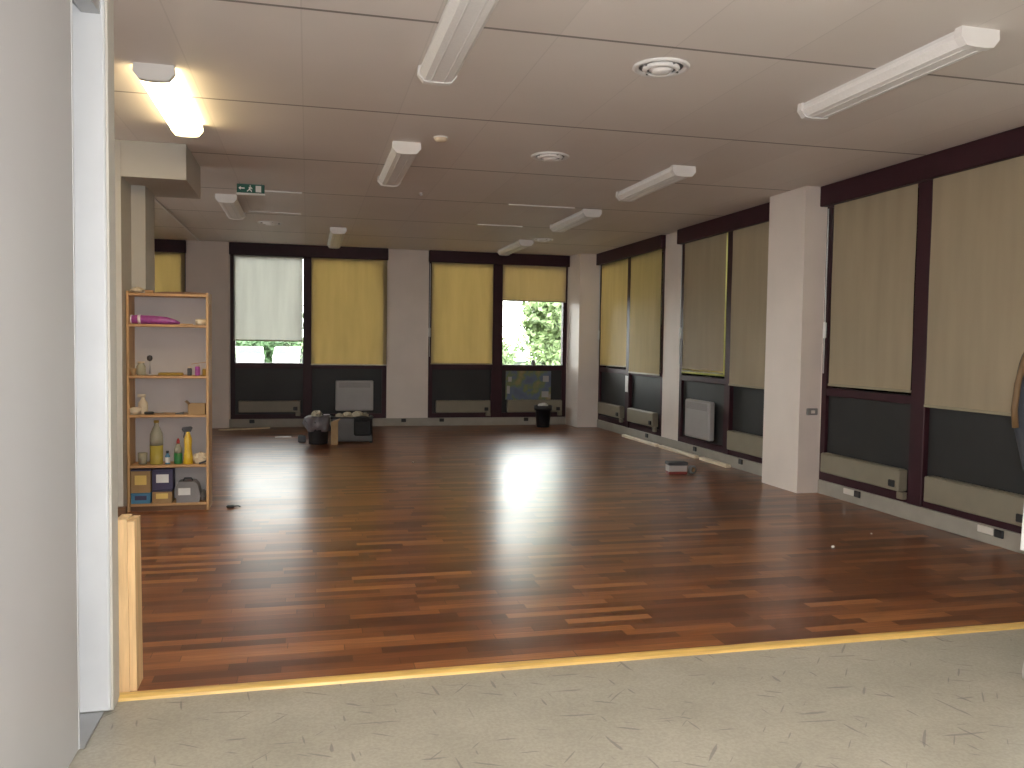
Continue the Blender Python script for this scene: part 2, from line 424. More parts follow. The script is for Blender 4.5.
window(2, 'F', FX[1][0], FX[1][1], -.07, .07)
window(3, 'F', FX[0][0], FX[0][1], 2.94, 3.13)
window(4, 'R', WY[0][0], WY[0][1], 11.61, 11.75)
window(5, 'R', WY[1][0], WY[1][1], 8.57, 8.70)
window(6, 'R', WY[2][0], WY[2][1], 5.50, 5.655)
window(7, 'R', WY[3][0], WY[3][1], 2.46, 2.61)  # unseen window, left without a blind so daylight fills the near room
window(8, 'R', WY[4][0], WY[4][1], -.59, -.44)  # unseen window added behind the camera for more fill daylight

# roller blinds
def blind(side, u0, u1, zb, m, label, d=-.012, bm='bar', group=None, ztop=2.70, rod=None, light_edge=False):
    P = T(side)
    t = thing('roller_blind', label, 'window blind', P((u0+u1)/2, d, zb), 0, group)
    def loc(mb): mb.v = [tuple(Vector(v)-Vector(t.location)) for v in mb.v]; return mb
    # fabric: gently waved sheet with thickness
    f = MB(); n = 12; mz = 10; vs = []; fs = []
    for side_k in (0, 1):
        for j in range(mz+1):
            for i in range(n+1):
                u = u0+(u1-u0)*i/n; z = zb+.02+(ztop-zb-.02)*j/mz
                w = .003*math.sin(i*1.3+u0*5)*(1-j/mz)+.002*math.sin(i*.5+j)
                vs.append(P(u, d+w+side_k*.0012, z))
    K = (n+1)*(mz+1)
    for j in range(mz):
        for i in range(n):
            q = j*(n+1)+i; fs.append((q, q+1, q+n+2, q+n+1)); fs.append((K+q, K+q+n+1, K+q+n+2, K+q+1))
    f.add(vs, fs, True)
    loc(f).build('fabric', m, t)
    bb = wbox(MB(), side, u0-.004, u1+.004, d-.008, d+.010, zb, zb+.022, .004)
    loc(bb).build('bottom_bar', bm, t)
    tb = MB().tube([P(u0-.01, d+.0, ztop), P(u1+.01, d+.0, ztop)], .022 if d < -.03 else .010, 12)
    loc(tb).build('roller_tube', 'lamp_body', t)
    if light_edge:  # bright strips stand in for light leaking at the side and bottom
        loc(wbox(MB(), side, u0-.03, u0+.008, d-.004, d-.001, zb-.0, ztop-.02)).build('side_light_gap', 'light_edge', t)
        loc(wbox(MB(), side, u0-.03, u1, d-.005, d-.002, zb-.02, zb+.035)).build('lower_light_edge', 'light_edge', t)
    return t
RB = 'roller blinds on the right wall windows'
FB = 'roller blinds on the far wall windows'
blind('F', -1.10, -.075, 1.335, 'blind_w', 'white see-through roller blind with a strip of parked cars below it, far wall left', group=FB)
blind('F', .055, 1.225, .972, 'blind_y', 'yellow roller blind fully lowered behind the floor bins on the far wall', d=-.03, bm='barw', group=FB)
blind('F', 1.94, 2.955, 1.0, 'blind_y', 'yellow roller blind lowered just above the sill, left of the uncovered window', d=-.03, group=FB)
blind('F', 3.115, 4.20, 2.05, 'blind_c', 'short cream roller blind raised above the bright window with trees', d=-.03, group=FB)
blind('F', -2.93, -1.80, .98, 'blind_y', 'yellow roller blind seen above the pine shelf unit', group=FB)
blind('R', 11.76, 12.90, 1.02, 'blind_y', 'yellow roller blind closest to the far corner on the right wall', group=RB)
blind('R', 10.50, 11.60, .945, 'blind_y', 'long yellow roller blind with a pale bottom rail beside the narrow flush pillar', d=-.03, bm='barw', group=RB)
blind('R', 8.73, 9.83, 1.03, 'blind_b', 'dull ochre roller blind with bright light gap along its bottom, above the white panel heater', group=RB, light_edge=True)
blind('R', 7.42, 8.565, .915, 'blind_b', 'ochre roller blind half hidden behind the thick near column', d=-.03, group=RB)
blind('R', 5.67, 6.74, 1.008, 'blind_b', 'beige roller blind ending just above the sill, right of the thick near column', group=RB)
blind('R', 4.33, 5.485, .91, 'blind_b', 'wide beige roller blind nearest the camera, hanging over the dark panel', d=-.03, group=RB)

# crank rods
def rod(p, z0, label, top=2.62):
    t = thing('blind_crank', label, 'blind crank', (p[0], p[1], z0), 0, 'white crank rods of the roller blinds')
    MB().tube([(0, 0, 0), (0, 0, top-z0)], .006, 8).build('rod', 'white', t)
    MB().lathe([(.008, .0), (.016, .01), (.016, .14), (.008, .15)], (0, 0, .32), 10).build('grip', 'lamp_body', t)
    return t
rod((XR-.03, 6.80), 1.12, 'white crank rod hanging beside the thick near column')
rod((XR-.03, 9.875), 1.12, 'white crank rod at the narrow flush pillar on the right wall')
rod((XR-.03, 12.95), 1.12, 'white crank rod next to the far corner column')
rod((1.915, YF-.03), 1.12, 'white crank rod beside the middle pillar of the far wall')

# convector heaters along the windows
def convector(side, u0, u1, z0, z1, label, knob=1):
    P = T(side)
    t = thing('convector_heater', label, 'heater', P((u0+u1)/2, 0, z0), 0, 'low cream convector heaters under the windows')
    def loc(mb): mb.v = [tuple(Vector(v)-Vector(t.location)) for v in mb.v]; return mb
    loc(wbox(MB(), side, u0, u1, -.06, .028, z0, z1, .008)).build('casing', 'rad', t)
    g = MB(); n = int((u1-u0)/.04)
    for i in range(n): wbox(g, side, u0+.02+i*.04, u0+.045+i*.04, -.045, .015, z1, z1+.004)
    loc(g).build('top_grille', 'rad', t)
    e = u0+.07 if side == 'R' else u1-.07
    loc(wbox(MB(), side, e-.035, e+.03, -.082, -.06, z0+.03, z0+.085, .006)).build('thermostat', 'black', t)
    f = u0+.015 if side == 'R' else u1-.015
    loc(wbox(MB(), side, f-.055, f+.02, -.05, -.005, z0-.06, z0-.0, .006)).build('junction_box', 'rad', t)
    return t
convector('F', -1.03, -.11, .235, .41, 'low cream convector under the white see-through blind')
convector('F', 2.03, 2.93, .215, .41, 'low cream convector between middle pillar and uncovered window')
convector('F', 3.22, 4.16, .215, .415, 'low cream convector below the coloured poster, behind the small black bin')
convector('R', 11.88, 12.85, .245, .425, 'low cream convector nearest the far corner column')
convector('R', 10.62, 11.56, .235, .43, 'low cream convector left of the narrow flush pillar')
convector('R', 7.60, 8.53, .20, .41, 'low cream convector partly hidden by the thick near column')
convector('R', 5.71, 6.76, .215, .388, 'low cream convector right of the thick near column')
convector('R', 4.45, 5.43, .19, .385, 'low cream convector nearest the camera below the widest blind')

def panel_heater(side, u0, u1, z0, z1, label):
    P = T(side)
    t = thing('panel_heater', label, 'heater', P((u0+u1)/2, 0, z0), 0, 'white electric panel heaters')
    def loc(mb): mb.v = [tuple(Vector(v)-Vector(t.location)) for v in mb.v]; return mb
    loc(wbox(MB(), side, u0, u1, -.08, .0, z0, z1, .015)).build('casing', 'heater', t)
    g = MB()
    for i in range(7): wbox(g, side, u0+.05, u1-.05, -.083, -.078, z1-.11+i*.012, z1-.104+i*.012)
    loc(g).build('air_grille', 'grille', t)
    loc(wbox(MB(), side, u0+.1, u0+.18, 0, .04, z0+.1, z1-.1)).build('bracket', 'grille', t)
    return t
panel_heater('F', .43, 1.02, .255, .735, 'white panel heater under the yellow blind, behind the floor bins')
panel_heater('R', 8.93, 9.58, .24, .70, 'white panel heater under the ochre blind with light gap')

# sockets in the plinth
def socket(side, u, label, light=True):
    P = T(side)
    t = thing('power_socket', label, 'socket', P(u, -.012, .07), 0, 'power sockets in the wall duct')
    def loc(mb): mb.v = [tuple(Vector(v)-Vector(t.location)) for v in mb.v]; return mb
    if light: loc(wbox(MB(), side, u-.0, u+.14, -.024, -.012, .068, .118, .004)).build('socket_plate', 'socket', t)
    q = MB(); wbox(q, side, u-.09, u-.015, -.030, -.012, .065, .12, .005)
    loc(q).build('plug', 'black', t)
    return t
socket('R', 6.32, 'pale socket plate with black plug in the duct just right of the thick near column')
socket('R', 4.79, 'pale socket plate with black plug in the duct nearest the camera')
socket('R', 8.33, 'small dark socket in the duct left of the thick near column', False)
socket('R', 9.45, 'small dark socket in the duct below the right wall panel heater', False)
socket('R', 10.95, 'small dark socket in the duct near the narrow flush pillar', False)
socket('F', -.78, 'small dark socket in the far wall duct at left', False)
socket('F', 1.56, 'small dark socket in the duct under the middle pillar', False)
socket('F', 2.18, 'small dark socket in the duct right of the middle pillar', False)
socket('F', 3.60, 'small dark socket in the duct behind the small black bin', False)

t = thing('junction_switch', 'small grey switch box on the thick near column', 'switch box', (4.545, 6.87, .76))
MB().box(-.055, .055, -.025, 0, -.03, .032, b=.006).build('cover', 'grille', t)
MB().box(-.02, .02, -.032, -.025, -.014, .014, b=.003).build('rocker', 'socket', t)
tag(B(XR-.035, XR-.03, 11.61, 11.72, .66, .90).build('paper_strip', 'label'), 'white paper strip hanging on the maroon mullion near the far corner', 'paper strip')

# poster with generic coloured shapes on the lower panel of window 3
def poster_mat():
    k = N('poster_print')
    g = k.n('ShaderNodeTexCoord')
    v = k.n('ShaderNodeTexNoise', {'Vector': g.outputs['Object'], 'Scale': 4.5, 'Detail': 2.0})
    c = k.ramp(v.outputs[1], [(0, (0, 0, 0)), (1, (1, 1, 1))])
    r = k.ramp(v.outputs[0], [(.3, (.08, .10, .16)), (.45, (.10, .13, .20)), (.52, (.13, .17, .08)), (.62, (.24, .19, .08)), (.75, (.30, .27, .22))])
    return k.fin(k.n('ShaderNodeBsdfPrincipled', {'Base Color': r, 'Roughness': .45}))
M['poster'] = poster_mat()
t = thing('poster', 'colourful blue, green and ochre poster below the uncovered window', 'poster', (3.62, YF+.02, .42))
MB().box(-.42, .36, -.004, .004, 0, .48).build('sheet', 'poster', t)
for x, z, a, b in ((.22, .30, .10, .10), (.20, .04, .12, .10), (-.40, .10, .05, .13), (-.38, .30, .06, .08)): B(x, x+a, -.008, -.004, z, z+b).build('pale_patch', 'heater', t)

# ------------------------------------------------------------------ ceiling fittings
def light_fixture(x, y0, y1, label, lit=False):
    t = thing('ceiling_light', label, 'ceiling light', (x, (y0+y1)/2, H), 0, 'long surface ceiling lights')
    L = (y1-y0)/2
    MB().prism([(-.085, 0), (-.085, -.022), (.085, -.022), (.085, 0)], -L+.02, L-.02, 'y').build('housing', 'lamp_body', t)
    mb = MB(); mb.prism([(-.098, -.022), (-.100, -.045), (-.070, -.078), (-.03, -.082), (.03, -.082), (.070, -.078), (.100, -.045), (.098, -.022)], -L+.045, L-.045, 'y')
    mb.build('diffuser', 'lamp_on' if lit else 'lamp_off', t)
    for s in (-1, 1):
        c = MB(); c.prism([(-.103, -.0), (-.106, -.045), (-.075, -.083), (-.03, -.088), (.03, -.088), (.075, -.083), (.106, -.045), (.103, -.0)], s*(L-.045), s*L, 'y')
        c.build('end_cap', 'lamp_body', t)
    r = MB()
    for q in (-.035, .035): r.box(q-.004, q+.004, -L+.05, L-.05, -.086, -.082)
    if not lit: r.build('diffuser_rib', 'lamp_body', t)
    return t
light_fixture(-.81, 4.92, 6.26, 'lit warm white ceiling light near the left door', True)
light_fixture(-.81, 9.05, 10.30, 'unlit ceiling light behind the green exit sign')
light_fixture(.675, 3.22, 4.58, 'unlit ceiling light at the top edge, cut off by the picture')
light_fixture(.71, 6.28, 7.66, 'unlit ceiling light in the middle row, just right of the picture centre line')
light_fixture(.385, 11.2, 12.95, 'unlit ceiling light against the far wall above the yellow blind')
light_fixture(3.0, 3.30, 4.62, 'large unlit ceiling light closest to the camera in the right row')
light_fixture(3.0, 6.42, 7.72, 'unlit ceiling light in the right row, second from the camera')
light_fixture(3.02, 8.75, 10.06, 'unlit ceiling light in the right row, third from the camera')
light_fixture(3.02, 11.6, 13.0, 'faint unlit ceiling light in the right row, touching the far wall')
# unseen fixtures added behind the camera as fill light for the near room
for x in (0.6, 3.0):
    t = light_fixture(x, -1.6, -.3, 'unseen ceiling light added behind the camera as fill, %s' % ('over the passage' if x < 1 else 'by the right wall'), True)
    for c in t.children:
        if c.name.startswith('diffuser'): c.data.materials[0] = M['lamp_fill']

def vent(x, y, label):
    t = thing('ceiling_vent', label, 'air vent', (x, y, H), 0, 'round ceiling air vents')
    MB().lathe([(.15, 0), (.152, -.006), (.14, -.014), (.118, -.008), (.115, 0)], (0, 0, 0), 32, cap=False).build('outer_ring', 'lamp_body', t)
    MB().lathe([(.116, -.002), (.114, -.001), (.04, -.0005)], (0, 0, 0), 32, cap=True).build('throat', 'grille', t)
    MB().lathe([(.098, -.004), (.10, -.012), (.078, -.026), (.075, -.020), (.092, -.004)], (0, 0, 0), 32, cap=False).build('cone_ring', 'lamp_off', t)
    MB().lathe([(.062, -.006), (.065, -.016), (.045, -.032), (.015, -.036), (.001, -.036)], (0, 0, 0), 24).build('hub', 'lamp_off', t)
    f = MB()
    for i in range(4):
        a = i*PI/2+.3; f.tube([(.03*math.cos(a), .03*math.sin(a), -.008), (.118*math.cos(a), .118*math.sin(a), -.008)], .006, 6)
    f.build('spoke', 'grille', t)
vent(1.82, 4.21, 'round ceiling air vent closest to the camera')
vent(1.85, 6.41, 'round ceiling air vent second from the camera, in the middle of the ceiling')
vent(3.23, 11.5, 'round ceiling air vent by the far end of the right light row')
vent(-.46, 11.05, 'round ceiling air vent above the white see-through blind')
t = thing('smoke_detector', 'small cream smoke detector right of the middle ceiling light', 'smoke detector', (.93, 6.07, H))
MB().lathe([(.045, 0), (.048, -.012), (.036, -.028), (.012, -.034), (.001, -.034)], (0, 0, 0), 24).build('cover', 'cream', t)
MB().lathe([(.052, 0), (.052, -.006), (.045, -.008)], (0, 0, 0), 24).build('base', 'lamp_body', t)
tag(MB().lathe([(.016, 0), (.018, -.008), (.008, -.03), (.001, -.03)], (0, 0, 0), 14).build('sprinkler_head', 'steel', None, None), 'tiny metal sprinkler head behind the smoke detector', 'sprinkler').location = (1.09, 8.36, H)

# exit sign
t = thing('exit_sign', 'green hanging exit sign with white figure, arrow and door', 'exit sign', (-.525, 8.35, H))
MB().box(-.125, .125, -.012, .012, -.095, -.012, b=.004).build('sign_panel', 'green', t)
MB().box(-.13, .13, -.016, .016, -.112, -.095, b=.004).build('lower_rail', 'wlet', t)
MB().tube([(-.1, 0, 0), (-.1, 0, -.02)], .004).tube([(.1, 0, 0), (.1, 0, -.02)], .004).build('hanger', 'steel', t)
s = MB(); yq = -.0135
def flat(pts): s.prism(pts, yq, -.012, 'y')
flat([(.045, -.085), (.095, -.085), (.095, -.025), (.045, -.025)])                       # doorway
flat([(-.11, -.052), (-.09, -.035), (-.09, -.047), (-.055, -.047), (-.055, -.057), (-.09, -.057), (-.09, -.069)])   # arrow
flat([(-.012, -.03), (-.004, -.022), (.004, -.03), (-.004, -.038)])                     # head
flat([(-.018, -.04), (.006, -.04), (.018, -.055), (.012, -.059), (.002, -.05), (-.002, -.062), (.012, -.072), (.010, -.086), (.003, -.086), (.002, -.076), (-.012, -.068), (-.030, -.083), (-.036, -.078), (-.016, -.058)])
s.build('pictogram', 'wlet', t)

# ------------------------------------------------------------------ shelf unit and its things
SX0, SX1, SY0, SY1 = -1.355, -.755, 6.96, 7.195
t = thing('shelf_unit', 'tall open pine shelf unit full of small things, standing beside the pier', 'shelf unit', ((SX0+SX1)/2, (SY0+SY1)/2, 0))
def shl(mb): mb.v = [tuple(Vector(v)-Vector(t.location)) for v in mb.v]; return mb
for x in (SX0, SX1-.02): shl(B(x, x+.02, SY0, SY1, 0, 1.715, b=.003)).build('side_panel', 'pine', t)
SZ = [1.70, 1.462, 1.062, .757, .362, .062]
for z in SZ: shl(B(SX0+.02, SX1-.02, SY0+.003, SY1-.005, z-.02, z, b=.002)).build('shelf_board', 'pineX', t)
shl(B(SX0+.002, SX1-.002, SY1-.005, SY1, .04, 1.712)).build('back_panel', 'backp', t)
shl(B(SX0+.02, SX1-.02, SY0+.02, SY0+.035, 0, .042)).build('kick_board', 'brown', t)

def px(p): return -1.36+(p-127)*.00729
yS = 7.05
def single(name, mb, m, label, cat, at, group=None):
    o = mb.build(name, m); o.location = at; return tag(o, label, cat, group)
g = 'small things on the pine shelf unit'
# top
single('cardboard_sheet', MB().prism([(-.21, 0), (.22, 0), (.20, .012), (.05, .018), (-.12, .014), (-.2, .006)], -.08, .08, 'y'), 'brown', 'thin dark brown sheet lying on top of the shelf unit', 'sheet', (px(180), yS+.02, 1.701))
single('crumpled_cloth', MB().crumple((0, 0, .022), .05, .05, .024, 3), 'cream', 'small beige crumpled cloth on the top left of the shelf unit', 'cloth', (px(137), yS, 1.702))
single('wood_offcut', MB().box(-.03, .03, -.02, .02, 0, .022, b=.003), 'pineX', 'small wood offcut lying on top of the shelf unit', 'wood piece', (px(150), yS-.05, 1.702))
# shelf 1
t = thing('foil_package', 'long shiny purple package with silver tape on the upper shelf', 'package', (px(152), yS, 1.462))
mb = MB(); mb.tube([(-.17, 0, .034), (-.12, 0, .036), (0, 0, .034), (.10, 0, .03), (.16, 0, .022), (.20, 0, .012)], [.030, .036, .034, .030, .020, .008], 14); mb.build('wrap', 'purple', t)
MB().tube([(-.168, 0, .036), (-.150, 0, .036)], .037, 14).tube([(-.105, -.0, .036), (-.085, 0, .037)], .0375, 14).build('silver_tape', 'silver', t)
t = thing('tape_roll', 'cream tape roll at the right end of the upper shelf', 'tape roll', (px(201), yS, 1.462))
MB().lathe([(.028, 0), (.042, .002), (.043, .046), (.028, .048), (.026, .03)], (0, 0, 0), 24, cap=False).build('tape', 'cream', t)
MB().lathe([(.027, .001), (.025, .001), (.025, .047), (.027, .047)], (0, 0, 0), 24, cap=False).build('core', 'card', t)
single('wood_stick', MB().box(-.05, .05, -.008, .008, 0, .009, b=.001), 'pineX', 'short thin wood stick beside the tape roll on the upper shelf', 'stick', (px(186), yS, 1.462))
# shelf 2
single('mustard_sponge', MB().box(-.09, .09, -.04, .04, 0, .022, b=.006), 'mustard', 'flat mustard coloured sponge on the second shelf', 'sponge', (px(170), yS, 1.062))
t = thing('glass_jar', 'small clear jar at the left end of the second shelf', 'jar', (px(140), yS, 1.062))
MB().lathe([(.03, 0), (.034, .01), (.034, .07), (.024, .085), (.024, .095)], (0, 0, 0), 20).build('jar_body', 'clear', t)
MB().lathe([(.026, .095), (.026, .108)], (0, 0, 0), 20).build('lid', 'cream', t)
t = thing('stemmed_knob', 'dark round knob on a thin upright stem, second shelf', 'knob', (px(148), yS+.03, 1.062))
MB().tube([(0, 0, 0), (0, 0, .12)], .005, 8).build('stem', 'steel', t)
MB().lathe([(.004, .11), (.018, .118), (.022, .135), (.018, .152), (.002, .158)], (0, 0, 0), 16).build('knob', 'dgrey', t)
MB().lathe([(.026, 0), (.026, .006), (.006, .010)], (0, 0, 0), 16).build('foot', 'steel', t)
single('orange_cup', MB().lathe([(.020, 0), (.026, .055), (.023, .055), (.018, .004)], (0, 0, 0), 18), 'card', 'small orange brown cup at the left of the second shelf', 'cup', (px(133), yS-.05, 1.062))
for i, (p, h_, r, m, lb) in enumerate(((189, .07, .016, 'dgrey', 'small dark pot on the second shelf, left of the pink jar'), (197, .085, .018, 'purple', 'small pinkish jar between two little pots on the second shelf'), (204, .06, .015, 'mustard', 'small brown pot at the right end of the second shelf'))):
    t = thing('small_jar', lb, 'jar', (px(p), yS+.01*i, 1.062), 0, g)
    MB().lathe([(r, 0), (r*1.1, .006), (r*1.1, h_*.75), (r*.8, h_*.85)], (0, 0, 0), 16).build('jar_body', m, t)
    MB().lathe([(r*.9, h_*.85), (r*.9, h_)], (0, 0, 0), 16).build('lid', 'cream', t)
single('wood_ruler', MB().prism([(-.06, .0), (.06, .018), (.06, .023), (-.06, .005)], -.012, .012, 'y'), 'pineX', 'short wooden rule lying across the small jars on the second shelf', 'ruler', (px(199), yS+.0, 1.062+.088))
# shelf 3
t = thing('spray_bottle', 'white spray bottle standing at the left of the third shelf', 'bottle', (px(141), yS+.03, .757))
MB().lathe([(.034, 0), (.036, .01), (.036, .085), (.016, .115), (.014, .13)], (0, 0, 0), 20).build('bottle_body', 'cream', t)
MB().box(-.04, .02, -.012, .012, .13, .155, b=.004).build('trigger_head', 'cream', t)
single('cream_bowl', MB().lathe([(.03, 0), (.045, .02), (.052, .055), (.048, .055), (.04, .02), (.02, .006)], (0, 0, 0), 24), 'cream', 'small cream bowl at the left front of the third shelf', 'bowl', (px(134.5), yS-.04, .757))
t = thing('screwdriver', 'dark handled screwdriver lying on the third shelf', 'screwdriver', (px(152), yS-.03, .757), .2)
MB().tube([(-.06, 0, .012), (-.05, 0, .012), (0, 0, .012), (.01, 0, .012)], [.008, .012, .012, .007], 10).build('handle', 'black', t)
MB().tube([(.01, 0, .012), (.08, 0, .012)], .003, 8).build('blade', 'steel', t)
single('rubber_wedge', MB().prism([(-.03, 0), (.03, 0), (.03, .018), (-.03, .008)], -.02, .02, 'y'), 'dgrey', 'small dark wedge in the middle of the third shelf', 'wedge', (px(179), yS-.02, .757))
t = thing('cardboard_box', 'open light cardboard box at the right end of the third shelf', 'box', (px(197), yS, .757))
mb = MB(); mb.box(-.065, .065, -.06, .06, 0, .004); mb.box(-.065, .065, -.06, -.057, 0, .082); mb.box(-.065, .065, .057, .06, 0, .082); mb.box(-.065, -.062, -.06, .06, 0, .082); mb.box(.062, .065, -.06, .06, 0, .082)
mb.build('box_body', 'card', t)
MB().prism([(-.067, .082), (-.062, .082), (-.085, .105), (-.09, .103)], -.058, .058, 'y').build('flap', 'card', t)
# shelf 4
t = thing('glass_jar', 'short clear tumbler at the left end of the fourth shelf', 'jar', (px(141), yS, .362))
MB().lathe([(.032, 0), (.036, .09), (.033, .09), (.029, .005)], (0, 0, 0), 20).build('jar_body', 'clear', t)
t = thing('plastic_bottle', 'tall clear bottle half full of yellow liquid on the fourth shelf', 'bottle', (px(155), yS, .362))
MB().lathe([(.046, 0), (.049, .01), (.049, .15)], (0, 0, 0), 24).build('liquid', 'yliq', t)
MB().lathe([(.0495, .15), (.0495, .20), (.047, .24), (.026, .29), (.018, .305), (.018, .325)], (0, 0, 0), 24).build('bottle_body', 'clear', t)
MB().lathe([(.020, .325), (.020, .345), (.002, .346)], (0, 0, 0), 16).build('cap', 'mustard', t)
t = thing('small_bottle', 'small blue and white bottle between the yellow and green bottles', 'bottle', (px(166.5), yS-.02, .362))
MB().lathe([(.018, 0), (.019, .004), (.019, .065), (.009, .08), (.009, .088)], (0, 0, 0), 16).build('bottle_body', 'blue', t)
MB().lathe([(.011, .088), (.011, .105), (.001, .106)], (0, 0, 0), 14).build('cap', 'dgrey', t)
MB().lathe([(.0195, .012), (.0195, .055)], (0, 0, 0), 16, cap=False).build('paper_label', 'label', t)
t = thing('soap_bottle', 'green detergent bottle with red nozzle on the fourth shelf', 'bottle', (px(177), yS, .362))
MB().lathe([(.030, 0), (.032, .008), (.032, .085)], (0, 0, 0), 20).build('liquid', 'grn', t)
MB().lathe([(.032, .085), (.030, .12), (.014, .16)], (0, 0, 0), 20).build('bottle_body', 'clear', t)
MB().lathe([(.013, .16), (.013, .18), (.005, .20), (.001, .201)], (0, 0, 0), 14).build('nozzle', 'red', t)
t = thing('spray_bottle', 'yellow spray bottle with dark trigger on the fourth shelf', 'bottle', (px(187.5), yS-.02, .362))
MB().lathe([(.034, 0), (.036, .01), (.034, .06), (.027, .12), (.030, .20), (.014, .245), (.013, .255)], (0, 0, 0), 22).build('bottle_body', 'yell', t)
MB().prism([(-.035, .255), (.022, .255), (.034, .285), (.020, .297), (-.040, .290), (-.046, .275)], -.013, .013, 'y').build('trigger_head', 'dgrey', t)
MB().prism([(-.028, .255), (-.02, .255), (-.030, .205), (-.036, .21)], -.006, .006, 'y').build('trigger', 'dgrey', t)
single('crumpled_rag', MB().crumple((0, 0, .04), .062, .055, .045, 9), 'cream', 'crumpled cream rag at the right end of the fourth shelf', 'rag', (px(200), yS, .362))
single('dark_brush', MB().prism([(-.03, .0), (.03, .022), (.026, .034), (-.034, .012)], -.012, .012, 'y'), 'dgrey', 'small dark brush leaning on the cream rag', 'brush', (px(204), yS-.07, .362))
# shelf 5 boxes
def sbox(p0, p1, z0, z1, m, lb, lm, label, y0=-.10, y1=.05):
    t = thing('storage_box', label, 'box', (px((p0+p1)/2), yS, z0), 0, 'boxes on the bottom shelf')
    w = (p1-p0)*.00729/2
    MB().box(-w, w, y0+.02, y1, 0, z1-z0-.012, b=.003).build('box_body', m, t)
    MB().box(-w-.002, w+.002, y0+.018, y1+.002, z1-z0-.012, z1-z0, b=.002).build('lid', m if m != 'card' else 'navy', t)
    hh = (z1-z0); MB().box(-w*.6, w*.6, y0+.0185, y0+.0205, hh*.35, hh*.75).build('paper_label', lm, t)
    return t
sbox(131, 150.5, .062, .145, 'blue', 0, 'navy', 'blue box at the bottom left of the lowest shelf')
sbox(131, 150.5, .147, .33, 'card', 0, 'ylabel', 'brown cardboard box with small yellow label stacked on the blue box')
sbox(152, 172, .062, .165, 'card', 0, 'ylabel', 'brown cardboard box under the navy box on the lowest shelf')
sbox(152, 173, .167, .33, 'navy', 0, 'label', 'dark navy box with white label stacked in the middle of the lowest shelf')
t = thing('plastic_case', 'grey plastic case with white label at the right of the lowest shelf', 'case', (px(188), yS, .062))
MB().prism([(-.085, 0), (.085, 0), (.095, .05), (.075, .14), (.05, .165), (-.07, .165), (-.09, .12)], -.08, .05, 'y').build('case_body', 'greybag', t)
MB().box(-.07, .02, -.083, -.08, .06, .115).build('paper_label', 'label', t)
MB().tube([(-.04, -.02, .165), (-.03, -.02, .185), (.02, -.02, .185), (.03, -.02, .165)], .006).build('handle', 'dgrey', t)
single('plastic_pouch', MB().crumple((0, 0, .04), .022, .05, .045, 5), 'greybag', 'small grey pouch squeezed right of the grey case', 'pouch', (px(203), yS, .062))

# pine planks leaning at the door jamb
def plank(x0, x1, y0, y1, lean, top, label):
    mb = MB(); z0, z1 = .0, top
    vs = [(x0, y0, z0), (x1, y0, z0), (x1, y1, z0), (x0, y1, z0), (x0+lean, y0, z1), (x1+lean, y0, z1), (x1+lean, y1, z1), (x0+lean, y1, z1)]
    mb.add(vs, [(0, 3, 2, 1), (4, 5, 6, 7), (0, 1, 5, 4), (1, 2, 6, 5), (2, 3, 7, 6), (3, 0, 4, 7)])
    return tag(mb.build('pine_plank', 'plank'), label, 'plank', 'pine planks leaning at the doorway')
plank(-.6565, -.632, 3.40, 3.52, -.006, .655, 'narrow pine plank leaning outermost at the doorway')
plank(-.695, -.657, 3.39, 3.50, -.006, .665, 'wide pale pine plank leaning closest to the door jamb')

# ------------------------------------------------------------------ things on the floor
# waste bin with plastic liner
t = thing('waste_bin', 'black waste bin with a bulging grey plastic liner on the parquet', 'waste bin', (.14, 11.25, 0))
MB().lathe([(.115, 0), (.12, .008), (.142, .29), (.148, .30), (.138, .30), (.118, .02)], (0, 0, 0), 28).build('bin_body', 'black', t)
MB().lathe([(.148, .17), (.162, .21), (.180, .27), (.178, .31), (.160, .345), (.13, .37), (.08, .365), (.05, .33), (.03, .30)], (0, 0, 0), 30, jit=.55, seed=2).build('plastic_liner', 'bag', t)
single('crumpled_paper', MB().crumple((0, 0, .05), .07, .06, .05, 4), 'paper', 'crumpled pale paper sticking out of the lined black bin', 'paper', (.12, 11.25, .34))
single('dark_package', MB().box(-.05, .05, -.03, .03, 0, .09, b=.01), 'dgrey', 'small dark package on the floor behind the lined black bin', 'package', (-.07, 11.45, 0))
t = thing('paint_scraper', 'small scraper with pale blade lying on the bin liner', 'scraper', (.24, 11.2, .385), .4)
MB().box(-.03, .04, -.02, .02, 0, .006).build('blade', 'silver', t)
MB().tube([(.04, 0, .004), (.10, 0, -.01)], .01).build('handle', 'black', t)
# storage cart: grey crate, cardboard box, black bag
t = thing('storage_crate', 'low grey plastic crate beside the lined bin, filled with papers', 'crate', (.58, 11.45, 0))
mb = MB()
for a in ((-.27, .27, -.15, -.135), (-.27, .27, .135, .15), (-.27, -.255, -.15, .15), (.255, .27, -.15, .15)): mb.box(*a, .03, .33)
mb.box(-.27, .27, -.15, .15, .02, .035)
for i in range(6): mb.box(-.25+i*.09, -.235+i*.09, -.156, -.15, .04, .32)
mb.build('crate_body', 'crate', t)
MB().box(-.285, .285, -.165, -.135, .325, .345, b=.005).box(-.285, .285, .135, .165, .325, .345, b=.005).box(-.285, -.255, -.165, .165, .325, .345, b=.005).box(.255, .285, -.165, .165, .325, .345, b=.005).build('rim', 'black', t)
for sx in (-1, 1):
    for sy in (-1, 1): MB().box(sx*.25-.02, sx*.25+.02, sy*.13-.02, sy*.13+.02, 0, .022).build('foot', 'black', t)
t = thing('cardboard_carton', 'narrow brown carton standing between the lined bin and the grey crate', 'box', (.345, 11.14, 0))
MB().box(-.045, .045, -.04, .04, 0, .30, b=.003).build('box_body', 'card', t)
MB().prism([(-.045, .30), (.045, .30), (.075, .335), (.07, .338)], -.04, .04, 'y').build('flap', 'card', t)
